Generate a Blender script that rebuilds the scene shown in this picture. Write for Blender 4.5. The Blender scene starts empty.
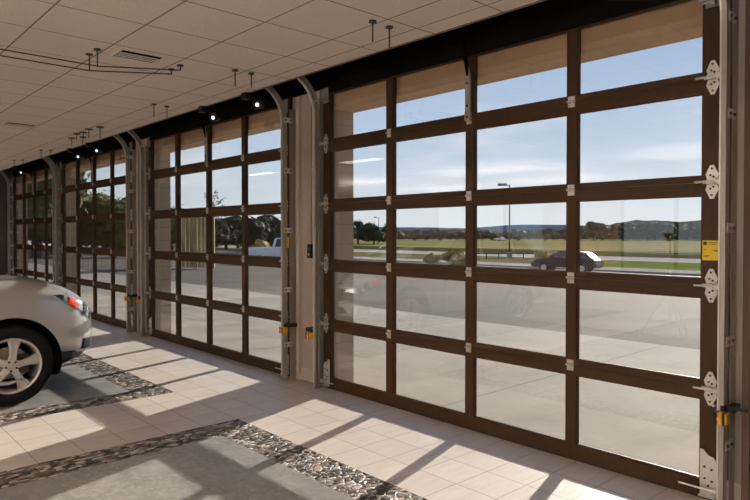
import bpy, bmesh, math, random
from mathutils import Vector, Matrix, noise
R = math.radians
random.seed(7)
SC = bpy.context.scene
COL = SC.collection

# ------------------------------------------------------------------ materials
def mat(name, col=(.5,.5,.5), rough=.5, metal=0., spec=.5, coat=0.):
    m = bpy.data.materials.new(name); m.use_nodes = True
    b = m.node_tree.nodes['Principled BSDF']
    b.inputs['Base Color'].default_value = (*col, 1)
    b.inputs['Roughness'].default_value = rough
    b.inputs['Metallic'].default_value = metal
    b.inputs['Specular IOR Level'].default_value = spec
    b.inputs['Coat Weight'].default_value = coat
    b.inputs['Coat Roughness'].default_value = .05
    return m
class NT:
    def __init__(s, m):
        s.t = m.node_tree; s.b = s.t.nodes.get('Principled BSDF')
    def n(s, typ, **k):
        x = s.t.nodes.new(typ)
        for a, v in k.items(): setattr(x, a, v)
        return x
    def l(s, a, b): s.t.links.new(a, b)
    def val(s, sock, v):
        if hasattr(v, 'is_linked') or isinstance(v, bpy.types.NodeSocket): s.l(v, sock)
        else: sock.default_value = v
    def math(s, op, a, b=0., c=None):
        x = s.n('ShaderNodeMath', operation=op)
        s.val(x.inputs[0], a); s.val(x.inputs[1], b)
        if c is not None: s.val(x.inputs[2], c)
        return x.outputs[0]
    def mix(s, f, a, b, typ='MIX'):
        x = s.n('ShaderNodeMix', data_type='RGBA', blend_type=typ)
        s.val(x.inputs[0], f)
        for i, v in ((6, a), (7, b)):
            if isinstance(v, tuple): x.inputs[i].default_value = (*v[:3], 1)
            else: s.l(v, x.inputs[i])
        return x.outputs[2]
    def pos(s):
        return s.n('ShaderNodeNewGeometry').outputs['Position']
    def obj(s):
        return s.n('ShaderNodeTexCoord').outputs['Object']
    def sep(s, v):
        x = s.n('ShaderNodeSeparateXYZ'); s.l(v, x.inputs[0]); return x.outputs
    def noise(s, v, scale, detail=3., rough=.5, sx=None):
        if sx:
            mp = s.n('ShaderNodeMapping'); mp.inputs['Scale'].default_value = sx
            s.l(v, mp.inputs[0]); v = mp.outputs[0]
        x = s.n('ShaderNodeTexNoise'); x.inputs['Scale'].default_value = scale
        x.inputs['Detail'].default_value = detail; x.inputs['Roughness'].default_value = rough
        s.l(v, x.inputs['Vector']); return x.outputs['Fac']
    def ramp(s, f, stops):
        x = s.n('ShaderNodeValToRGB'); e = x.color_ramp.elements
        while len(e) < len(stops): e.new(.5)
        for k, (p, c) in zip(e, stops): k.position = p; k.color = (*c, 1)
        s.l(f, x.inputs[0]); return x.outputs[0]
    def maprange(s, f, a, b, c=0., d=1.):
        x = s.n('ShaderNodeMapRange'); s.l(f, x.inputs[0])
        for i, v in ((1, a), (2, b), (3, c), (4, d)): x.inputs[i].default_value = v
        return x.outputs[0]
    def bump(s, h, st=.3, dist=.01):
        x = s.n('ShaderNodeBump'); x.inputs['Strength'].default_value = st; x.inputs['Distance'].default_value = dist
        s.l(h, x.inputs['Height']); s.l(x.outputs[0], s.b.inputs['Normal'])
    def gridline(s, c, off, period, width):
        # 1 on a line, 0 elsewhere
        a = s.math('DIVIDE', s.math('SUBTRACT', c, off), period)
        fr = s.math('FRACT', s.math('ADD', a, 1000.5))
        dd = s.math('ABSOLUTE', s.math('SUBTRACT', fr, .5))
        return s.math('LESS_THAN', dd, width/2/period)
    def cell(s, c, off, period):
        return s.math('FLOOR', s.math('DIVIDE', s.math('SUBTRACT', c, off), period))
    def white(s, a, b):
        cx = s.n('ShaderNodeCombineXYZ'); s.l(a, cx.inputs[0]); s.l(b, cx.inputs[1])
        w = s.n('ShaderNodeTexWhiteNoise', noise_dimensions='2D'); s.l(cx.outputs[0], w.inputs['Vector'])
        return w.outputs['Value']

def mottled(name, c1, c2, rough, scale=8, metal=0., bump=0., sx=None, spec=.5, coord='pos'):
    m = mat(name, c1, rough, metal, spec); t = NT(m)
    v = t.pos() if coord == 'pos' else t.obj()
    f = t.noise(v, scale, 4, .6, sx)
    t.l(t.mix(t.maprange(f, .3, .7), c1, c2), t.b.inputs['Base Color'])
    if bump: t.bump(f, bump, .01)
    return m

T = .3114; FX = -3.5397; FY = -.9294
def m_tile():
    m = mat('floor_tile', (.55,.5,.45), .4, spec=.35); t = NT(m)
    p = t.pos(); x, y, z = t.sep(p)
    g = t.math('MAXIMUM', t.gridline(x, FX, T, .007), t.gridline(y, FY, T, .007))
    w = t.white(t.cell(x, FX, T), t.cell(y, FY, T))
    st = t.noise(p, 5, 5, .65, (6, .7, 1))
    base = t.mix(t.maprange(st, .3, .7), (.53,.465,.415), (.66,.595,.54))
    base = t.mix(t.math('MULTIPLY', w, .35), base, (.47,.395,.335))
    t.l(t.mix(t.math('MULTIPLY', g, .75), base, (.20,.15,.12)), t.b.inputs['Base Color'])
    t.l(t.maprange(st, .2, .8, .36, .5), t.b.inputs['Roughness'])
    t.bump(t.math('SUBTRACT', 1., g), .25, .002)
    return m
def m_slate():
    m = mat('slate_tile', (.2,.2,.2), .4, spec=.22); t = NT(m)
    p = t.pos(); x, y, z = t.sep(p)
    g = t.math('MAXIMUM', t.gridline(x, -4.474, T*2, .005), t.gridline(y, -1.552, T*2, .005))
    w = t.white(t.cell(x, -4.474, T*2), t.cell(y, -1.552, T*2))
    n1 = t.noise(p, 4, 8, .7); n2 = t.noise(p, 22, 6, .7)
    base = t.mix(t.maprange(n1, .3, .7), (.15,.142,.135), (.33,.315,.295))
    base = t.mix(t.math('MULTIPLY', t.maprange(n2, .48, .66), .6), base, (.46,.44,.41))
    base = t.mix(t.math('MULTIPLY', w, .45), base, (.13,.124,.118))
    t.l(t.mix(t.math('MULTIPLY', g, .5), base, (.30,.27,.24)), t.b.inputs['Base Color'])
    t.l(t.maprange(n2, .2, .8, .32, .6), t.b.inputs['Roughness'])
    t.bump(n2, .25, .004)
    return m
def m_pebble():
    m = mat('river_pebbles', (.3,.25,.2), .5, spec=.25); t = NT(m)
    p = t.pos()
    nz = t.n('ShaderNodeTexNoise'); nz.inputs['Scale'].default_value = 9; t.l(p, nz.inputs['Vector'])
    vm = t.n('ShaderNodeVectorMath', operation='MULTIPLY_ADD'); t.l(nz.outputs['Color'], vm.inputs[0])
    vm.inputs[1].default_value = (.035,.035,0); t.l(p, vm.inputs[2])
    mp = t.n('ShaderNodeMapping'); mp.inputs['Scale'].default_value = (1,.62,1); mp.inputs['Rotation'].default_value = (0,0,.7)
    t.l(vm.outputs[0], mp.inputs[0])
    v = t.n('ShaderNodeTexVoronoi', feature='DISTANCE_TO_EDGE'); v.inputs['Scale'].default_value = 30; t.l(mp.outputs[0], v.inputs['Vector'])
    c = t.n('ShaderNodeTexVoronoi', feature='F1'); c.inputs['Scale'].default_value = 30; t.l(mp.outputs[0], c.inputs['Vector'])
    sc = t.n('ShaderNodeSeparateColor'); t.l(c.outputs['Color'], sc.inputs[0])
    stone = t.ramp(sc.outputs[0], [(0,(.012,.010,.009)),(.36,(.045,.034,.029)),(.52,(.15,.118,.095)),(.76,(.33,.28,.235)),(1,(.56,.49,.42))])
    e = t.maprange(v.outputs['Distance'], .02, .1)
    t.l(t.mix(e, (.13,.105,.088), stone), t.b.inputs['Base Color'])
    t.l(t.maprange(sc.outputs[1], 0, 1, .45, .75), t.b.inputs['Roughness'])
    t.bump(t.maprange(v.outputs['Distance'], .0, .22), .9, .012)
    return m
CU, CV, CXO, CYO = .6233, .597, -4.44, -2.765
def m_ceiling():
    m = mat('ceiling_tile', (.62,.54,.46), .9, spec=.2); t = NT(m)
    p = t.pos(); x, y, z = t.sep(p)
    g1 = t.gridline(x, CXO, CU, .013)
    g2 = t.math('MULTIPLY', t.gridline(y, CYO, CV, .013), t.math('LESS_THAN', y, -.9))
    g3 = t.math('LESS_THAN', t.math('ABSOLUTE', t.math('ADD', y, .685)), .0055)
    g = t.math('MAXIMUM', g1, t.math('MAXIMUM', g2, g3))
    n1 = t.noise(p, 60, 5, .7); n2 = t.noise(p, 1.6, 3)
    base = t.mix(t.maprange(n1, .35, .7), (.62,.55,.49), (.74,.665,.60))
    base = t.mix(t.maprange(n2, .35, .7, 0, .3), base, (.58,.51,.45))
    t.l(t.mix(t.math('MULTIPLY', g, .8), base, (.10,.075,.06)), t.b.inputs['Base Color'])
    t.bump(n1, .35, .004)
    return m
def m_concrete():
    m = mat('apron_concrete', (.35,.33,.3), .9, spec=.08); t = NT(m)
    p = t.pos(); x, y, z = t.sep(p)
    g = t.math('MAXIMUM', t.gridline(x, -3.9, 3.6, .022), t.math('LESS_THAN', t.math('ABSOLUTE', t.math('SUBTRACT', y, 2.6)), .011))
    n1 = t.noise(p, .9, 6, .65); n2 = t.noise(p, 12, 5, .7)
    base = t.mix(t.maprange(n1, .3, .7), (.225,.193,.156), (.335,.293,.243))
    base = t.mix(t.maprange(n2, .4, .7, 0, .35), base, (.19,.165,.138))
    t.l(t.mix(t.math('MULTIPLY', g, .8), base, (.10,.09,.08)), t.b.inputs['Base Color'])
    return m
def m_lot():
    m = mat('lot_concrete', (.2,.18,.16), .9, spec=.05); t = NT(m)
    p = t.pos(); x, y, z = t.sep(p)
    n1 = t.noise(p, .35, 5, .6); n2 = t.noise(p, 6, 5, .7)
    base = t.mix(t.maprange(n1, .3, .7), (.085,.067,.053), (.140,.113,.089))
    base = t.mix(t.maprange(n2, .4, .7, 0, .3), base, (.14,.125,.11))
    g = t.math('MAXIMUM', t.gridline(x, -6.5, 4.5, .03), t.gridline(y, 5.15, 4.5, .05))
    t.l(t.mix(t.math('MULTIPLY', g, .7), base, (.07,.06,.055)), t.b.inputs['Base Color'])
    return m
def m_grass(name, cols, scale, sx=(1,1,1), rough=.95):
    m = mat(name, cols[0], rough, spec=0.); t = NT(m)
    p = t.pos(); f = t.noise(p, scale, 5, .65, sx)
    n = len(cols)
    c = t.ramp(f, [(.28+.44*i/(n-1), cols[i]) for i in range(n)])
    f2 = t.noise(p, 3., 4, .7)
    t.l(t.mix(t.maprange(f2, .35, .7, 0, .5), c, tuple(a*.55 for a in cols[0])), t.b.inputs['Base Color'])
    return m
def m_foliage(name, a, b):
    m = mat(name, a, .8, spec=.15); t = NT(m)
    oi = t.n('ShaderNodeObjectInfo')
    f = t.noise(t.obj(), 2.2, 4, .7)
    c = t.mix(t.maprange(f, .3, .7), a, b)
    t.l(t.mix(t.math('MULTIPLY', oi.outputs['Random'], .5), c, tuple((x+y)*.35 for x, y in zip(a, b))), t.b.inputs['Base Color'])
    return m
def m_brick():
    m = mat('reveal_brick', (.2,.13,.09), .85); t = NT(m)
    p = t.pos(); x, y, z = t.sep(p)
    g = t.math('MAXIMUM', t.gridline(z, .05, .205, .008), t.gridline(t.math('ADD', x, y), 0., .41, .006))
    n1 = t.noise(p, 14, 4, .6)
    base = t.mix(n1, (.36,.27,.185), (.44,.335,.235))
    t.l(t.mix(t.math('MULTIPLY', g, .6), base, (.14,.10,.07)), t.b.inputs['Base Color'])
    return m
def m_glass():
    m = bpy.data.materials.new('pane_glass'); m.use_nodes = True
    t = NT(m); t.t.nodes.remove(t.b)
    o = t.t.nodes['Material Output']
    lw = t.n('ShaderNodeLayerWeight'); lw.inputs['Blend'].default_value = .5
    fr = t.math('MULTIPLY_ADD', t.math('POWER', lw.outputs['Facing'], 5.), .90, .080)
    tr = t.n('ShaderNodeBsdfTransparent'); tr.inputs[0].default_value = (.965,.97,.965,1)
    gl = t.n('ShaderNodeBsdfGlossy'); gl.inputs['Roughness'].default_value = .0
    mx = t.n('ShaderNodeMixShader'); t.l(fr, mx.inputs[0]); t.l(tr.outputs[0], mx.inputs[1]); t.l(gl.outputs[0], mx.inputs[2])
    t.l(mx.outputs[0], o.inputs['Surface'])
    return m
def m_emit(name, col, s):
    m = mat(name, (.8,.8,.8), .4)
    b = m.node_tree.nodes['Principled BSDF']
    b.inputs['Emission Color'].default_value = (*col, 1); b.inputs['Emission Strength'].default_value = s
    return m
def m_brushed(name, a, b, rough, metal, spec=.5):
    m = mat(name, a, rough, metal, spec); t = NT(m)
    f = t.noise(t.pos(), 30, 4, .6, (1,1,.12))
    t.l(t.mix(t.maprange(f, .3, .7), a, b), t.b.inputs['Base Color'])
    return m

M = dict(
 tile=m_tile(), slate=m_slate(), pebble=m_pebble(), ceil=m_ceiling(), conc=m_concrete(), lot=m_lot(),
 bronze=m_brushed('bronze_painted_aluminium', (.040,.0185,.0065), (.054,.026,.0095), .5, .0, .22),
 seal=mat('black_rubber', (.012,.011,.01), .7),
 galv=m_brushed('galvanised_steel', (.31,.285,.255), (.41,.38,.345), .45, .4),
 hinge=m_brushed('bright_zinc', (.62,.6,.57), (.75,.73,.7), .3, .55),
 dark=mat('dark_bolt_steel', (.05,.045,.04), .5, .6),
 black=mat('black_plastic', (.010,.009,.009), .5, 0, .25),
 void=mottled('black_steel_and_shade', (.005,.004,.0035), (.008,.006,.005), .9, 3, spec=.03),  # black steel; also carries the shade above the doors in its colour
 wall=mottled('taupe_painted_wall', (.36,.295,.248), (.41,.34,.288), .75, 2),
 wallb=mottled('brown_wall', (.085,.055,.044), (.10,.066,.053), .8, 2),
 trimb=mottled('brown_painted_trim', (.12,.085,.066), (.15,.105,.083), .6, 3),
 walll=mottled('pale_painted_wall', (.48,.41,.35), (.53,.455,.39), .8, 2),
 base=mottled('tile_baseboard', (.50,.43,.37), (.57,.5,.43), .5, 6),
 brick=m_brick(), stucco=mottled('tan_stucco', (.50,.335,.20), (.57,.39,.24), .9, 5, bump=.2),
 glass=m_glass(),
 yellow=mat('yellow_plastic', (.75,.42,.01), .45), sticker=mat('yellow_sticker', (.80,.60,.02), .5),
 ink=mat('sticker_ink', (.05,.045,.02), .6), amber=mat('amber_lens', (.9,.35,.04), .3),
 paint=mat('silver_car_paint', (.50,.49,.48), .3, .5, coat=.9),
 chrome=mat('chrome', (.8,.79,.77), .12, 1.),
 rim=mat('silver_alloy', (.62,.6,.57), .3, .6, coat=.4),
 tyre=mottled('tyre_rubber', (.006,.006,.006), (.010,.010,.010), .8, 20, spec=.15),
 carblack=mat('car_black_plastic', (.006,.006,.006), .7, 0, .15),
 carglass=mat('dark_car_glass', (.01,.012,.014), .05, 0, .8),
 lens=mat('headlight_lens', (.55,.57,.6), .08, .6, coat=1.),
 lampdark=mat('headlight_recess', (.05,.05,.055), .15, .6, coat=1.),
 orange=mat('orange_turn_signal', (.75,.06,.01), .2, 0, .6, coat=1.),
 redlens=mat('red_tail_light', (.45,.01,.01), .2, 0, .6, coat=1.),
 navy=mat('navy_car_paint', (.003,.006,.014), .3, .0, .3, coat=.25),
 whitep=mat('white_car_paint', (.7,.7,.7), .3, 0, coat=.6),
 lawn=m_grass('green_lawn', [(.075,.10,.012),(.12,.15,.02),(.16,.18,.03)], .5),
 dryg=m_grass('dry_grass', [(.08,.08,.03),(.17,.14,.07),(.24,.19,.10)], .25),
 verge=m_grass('dark_verge', [(.03,.035,.012),(.06,.06,.022),(.12,.10,.045)], .3),
 field=m_grass('hay_field', [(.07,.08,.02),(.19,.165,.065),(.33,.265,.125),(.11,.11,.035)], .10, (.22,1.3,1)),
 road=mottled('pale_asphalt_road', (.30,.26,.24), (.36,.315,.29), .9, 1.5, spec=.0),
 leafd=m_foliage('dark_tree_leaves', (.018,.026,.012), (.045,.05,.02)),
 leafm=m_foliage('olive_tree_leaves', (.05,.06,.015), (.14,.13,.03)),
 leafg=m_foliage('golden_shrub_leaves', (.30,.19,.06), (.46,.32,.13)),
 bark=mottled('bark', (.05,.035,.025), (.09,.065,.05), .9, 6),
 hillf=m_grass('wooded_hill', [(.016,.020,.010),(.032,.034,.016),(.075,.055,.025)], .02),
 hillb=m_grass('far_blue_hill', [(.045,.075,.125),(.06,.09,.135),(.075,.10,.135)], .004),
 wood=mottled('tan_boards', (.10,.065,.025), (.50,.35,.15), .8, 3, sx=(4,4,.15)),
 pole=mat('dark_pole', (.02,.018,.016), .5, .4),
 white=mat('white_plastic', (.75,.73,.7), .4),
 lampglow=m_emit('lamp_diffuser', (1,.9,.78), 3.), spotglow=m_emit('spot_lamp_face', (1,.93,.85), 1.6),
 bollard=mat('brown_bollard', (.13,.085,.06), .5),
)

# ------------------------------------------------------------------ helpers
class MB:
    def __init__(s): s.bm = bmesh.new()
    def box(s, x0, x1, y0, y1, z0, z1, rot=None, bev=0.):
        b = s.bm; c = Vector(((x0+x1)/2, (y0+y1)/2, (z0+z1)/2))
        r = bmesh.ops.create_cube(b, size=1.)
        vs = r['verts']
        bmesh.ops.scale(b, vec=(abs(x1-x0), abs(y1-y0), abs(z1-z0)), verts=vs)
        if rot is not None: bmesh.ops.transform(b, matrix=rot.to_4x4(), verts=vs)
        bmesh.ops.translate(b, vec=c, verts=vs)
        if bev:
            es = list({e for v in vs for e in v.link_edges})
            bmesh.ops.bevel(b, geom=es, offset=bev, segments=2, affect='EDGES', profile=.6)
        return s
    def cyl(s, p0, p1, r0, r1=None, seg=12, cap=True):
        p0, p1 = Vector(p0), Vector(p1); r1 = r0 if r1 is None else r1
        d = p1-p0; L = d.length
        q = d.to_track_quat('Z', 'Y').to_matrix().to_4x4()
        r = bmesh.ops.create_cone(s.bm, cap_ends=cap, segments=seg, radius1=r0, radius2=r1, depth=L)
        bmesh.ops.transform(s.bm, matrix=Matrix.Translation((p0+p1)/2) @ q, verts=r['verts'])
        return s
    def ball(s, c, r, sc=(1,1,1), sub=2):
        q = bmesh.ops.create_icosphere(s.bm, subdivisions=sub, radius=r)
        bmesh.ops.scale(s.bm, vec=sc, verts=q['verts']); bmesh.ops.translate(s.bm, vec=c, verts=q['verts'])
        return q['verts']
    def quad(s, *ps):
        s.bm.faces.new([s.bm.verts.new(p) for p in ps]); return s
    def prism(s, pts, axis, a, b):
        # extrude 2D polygon pts along axis from a to b
        def mk(p, t):
            if axis == 'y': return (p[0], t, p[1])
            if axis == 'x': return (t, p[0], p[1])
            return (p[0], p[1], t)
        v0 = [s.bm.verts.new(mk(p, a)) for p in pts]; v1 = [s.bm.verts.new(mk(p, b)) for p in pts]
        s.bm.faces.new(v0); s.bm.faces.new(v1[::-1])
        n = len(pts)
        for i in range(n): s.bm.faces.new([v0[i], v1[i], v1[(i+1)%n], v0[(i+1)%n]])
        return s
    def tube(s, pts, r, seg=8):
        for a, b in zip(pts, pts[1:]): s.cyl(a, b, r, seg=seg)
        return s
    def lathe(s, prof, axis='x', seg=48, c=(0,0,0)):
        # prof: (axial, radius)
        rings = []
        for a, r in prof:
            ring = []
            for k in range(seg):
                t = 2*math.pi*k/seg
                p = (a, r*math.cos(t), r*math.sin(t)) if axis == 'x' else (r*math.cos(t), r*math.sin(t), a)
                ring.append(s.bm.verts.new(Vector(p)+Vector(c)))
            rings.append(ring)
        for a, b in zip(rings, rings[1:]):
            for k in range(seg): s.bm.faces.new([a[k], a[(k+1)%seg], b[(k+1)%seg], b[k]])
        return s
    def build(s, name, m, parent=None, smooth=False, loc=None):
        bmesh.ops.recalc_face_normals(s.bm, faces=s.bm.faces)
        me = bpy.data.meshes.new(name); s.bm.to_mesh(me); s.bm.free()
        if smooth:
            for p in me.polygons: p.use_smooth = True
        me.materials.append(M[m] if isinstance(m, str) else m)
        o = bpy.data.objects.new(name, me); COL.objects.link(o)
        if parent: o.parent = parent
        if loc: o.location = loc
        return o
def autosmooth(o, ang=35):
    me = o.data
    for p in me.polygons: p.use_smooth = True
    bm = bmesh.new(); bm.from_mesh(me)
    for e in bm.edges:
        e.smooth = not (len(e.link_faces) == 2 and e.calc_face_angle(0) > R(ang))
    bm.to_mesh(me); bm.free()
    return o
def tag(o, label, cat, group=None, kind=None):
    o['label'] = label; o['category'] = cat
    if group: o['group'] = group
    if kind: o['kind'] = kind
    return o
def thing(name, loc, label, cat, group=None, rz=0):
    o = bpy.data.objects.new(name, None); COL.objects.link(o); o.location = loc; o.rotation_euler.z = rz
    o.empty_display_size = .2
    return tag(o, label, cat, group)
def struct(o): o['kind'] = 'structure'; return o
def kids(o): return [c for c in bpy.data.objects if c.parent == o]
def tree_map():
    d = {}
    for o in bpy.data.objects:
        if o.parent: d.setdefault(o.parent.name, []).append(o)
    return d
def dup(o, parent=None, tm=None):
    if tm is None: tm = tree_map()
    c = o.copy(); COL.objects.link(c)
    if parent: c.parent = parent
    for k in tm.get(o.name, []): dup(k, c, tm)
    return c

# ------------------------------------------------------------------ dimensions
PITCH = -4.4385
OFF = [0, PITCH, 2*PITCH, 3*PITCH+.42]
XL, XR = -5.19, -1.372
OL, OR_ = -5.065, -1.495          # masonry opening
COLS = [(-5.078,-4.246),(-4.155,-3.305),(-3.221,-2.390),(-2.309,-1.484)]
ZG = [(.1126,.6006),(.7101,1.2112),(1.3226,1.8228),(1.9363,2.4319),(2.5535,3.02)]
ZJ = [0.0,.672,1.285,1.900,2.516,3.10]
ZC = 3.08; YE = -.482; YW = .05; YO = .30
WL, WR, WB = -18.22, 3.2, -13.0

# ------------------------------------------------------------------ setting
struct(MB().box(WL, WR, WB, YO, -.15, 0).build('floor', 'tile'))
def flat(name, m, x0, x1, y0, y1, z, zb=None):
    return struct(MB().box(x0, x1, y0, y1, (z-.004) if zb is None else zb, z).build(name, m))
# pebble borders round the slate beds (flush inlays, 1 mm proud)
def bed(x0, x1):
    b = MB(); P = .32
    y1 = -1.2408; y0 = -8.4
    for (a, c, d, e) in ((x0, x1, y1-P, y1), (x0, x0+P, y0, y1-P), (x1-P, x1, y0, y1-P)):
        b.box(a, c, d, e, -.004, .0015)
    struct(b.build('trim_1', 'pebble')).name = 'trim_pebble_border'
    struct(MB().box(x0+P, x1-P, y0, y1-P, -.004, .0015).build('floor_slate', 'slate'))
bed(-4.785, -4.785+3.19+.0)
bed(-6.031-3.1, -6.031)
bed(-10.47-3.1, -10.47)
# ceiling
cb = MB().box(WL, WR, WB, YE, ZC, ZC+.02)
struct(cb.build('ceiling', 'ceil'))
struct(MB().box(WL, WR, YE-.02, YE+.004, ZC-.004, ZC+.03).build('trim_ceiling_edge', 'trimb'))
struct(MB().box(WL-.2, WR+.2, WB-.2, YO, 3.75, 3.85).build('ceiling_deck', 'void'))
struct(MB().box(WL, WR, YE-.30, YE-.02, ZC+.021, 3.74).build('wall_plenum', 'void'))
# front wall: pillars + header, brick reveals as part of the wall mass
edges = []
for o in OFF: edges.append((OL+o, OR_+o))
piers = [(edges[0][1], WR)] + [(edges[i+1][1], edges[i][0]) for i in range(3)] + [(WL, edges[3][0])]
b = MB()
for a, c in piers: b.box(a, c, YW+.01, YO, 0, 3.74)
struct(b.build('wall_front', 'brick'))
b = MB()
for a, c in edges: b.box(a, c, YW+.01, YO, 2.857, 3.74)
struct(b.build('wall_front_lintel', 'stucco'))
b = MB()
for a, c in piers[1:]:
    b.box(a+.004, c-.004, YW, YW+.01, 0, ZC+.0)
struct(b.build('wall_front_plaster', 'wall'))
struct(MB().box(piers[0][0]+.004, WR, YW, YW+.01, 0, ZC).build('wall_front_near', 'wallb'))  # near pier in a darker brown than the other piers
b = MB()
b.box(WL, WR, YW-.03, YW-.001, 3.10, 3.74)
struct(b.build('wall_front_header', 'void'))  # header wall coloured black to stand in for shade
for k_, o_ in enumerate(OFF): struct(MB().box(XL+.13+o_, XR-.13+o_, -.036, -.014, 3.022, 3.20).build('header_shade_strip_%d' % (k_+1), 'void'))  # added dark strips imitating recess shade over each door's top rail
b = MB()
for i, (a, c) in enumerate(piers):
    b.box(a+.12, c-.12 if i else c, YW-.012, YW, 0, .13)
struct(b.build('baseboard_front', 'base'))
b = MB()
for k_, (a, c) in enumerate(edges):   # wooden jamb trim beside every opening
    b.box(a-.255, a-.205, YW-.04, YW, 0, 3.08)
    if k_: b.box(c+.235, c+.29, YW-.04, YW, 0, 3.08)
struct(MB().box(edges[0][1]+.235, edges[0][1]+.275, YW-.04, YW, 0, 3.08).build('trim_near_jamb', 'wallb'))
struct(b.build('trim_jambs', 'walll'))
struct(MB().box(WL-.15, WL, WB, YO, 0, 3.74).build('wall_left', 'wallb'))
struct(MB().box(WL, WL+.015, WB, YW-.1, 0, .12).build('baseboard_left', 'trimb'))
struct(MB().box(WR, WR+.15, WB, YO, 0, 3.74).build('wall_right', 'walll'))
# back wall with openings for two wide windows
b = MB()
wins = [(-15.5,-11.0),(-8.5,-4.0),(-2.2,2.2)]
xs = [WL] + [v for w in wins for v in w] + [WR]
for i in range(0, len(xs), 2): b.box(xs[i], xs[i+1], WB-.2, WB, 0, 3.74)
for a, c in wins: b.box(a, c, WB-.2, WB, 2.7, 3.74); b.box(a, c, WB-.2, WB, 0, .5)
struct(b.build('wall_back', 'walll'))
for i, (a, c) in enumerate(wins):
    w = struct(MB().box(a, c, WB-.12, WB-.115, .5, 2.7).build('window_%d' % (i+1), 'glass'))
    b = MB()
    for k in range(4):
        xx = a+(c-a)*k/3; b.box(xx-.04, xx+.04, WB-.15, WB-.05, .5, 2.7)
    b.box(a, c, WB-.15, WB-.05, .5, .56); b.box(a, c, WB-.15, WB-.05, 2.64, 2.7)
    b.build('window_frame', 'bronze', w)

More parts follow.
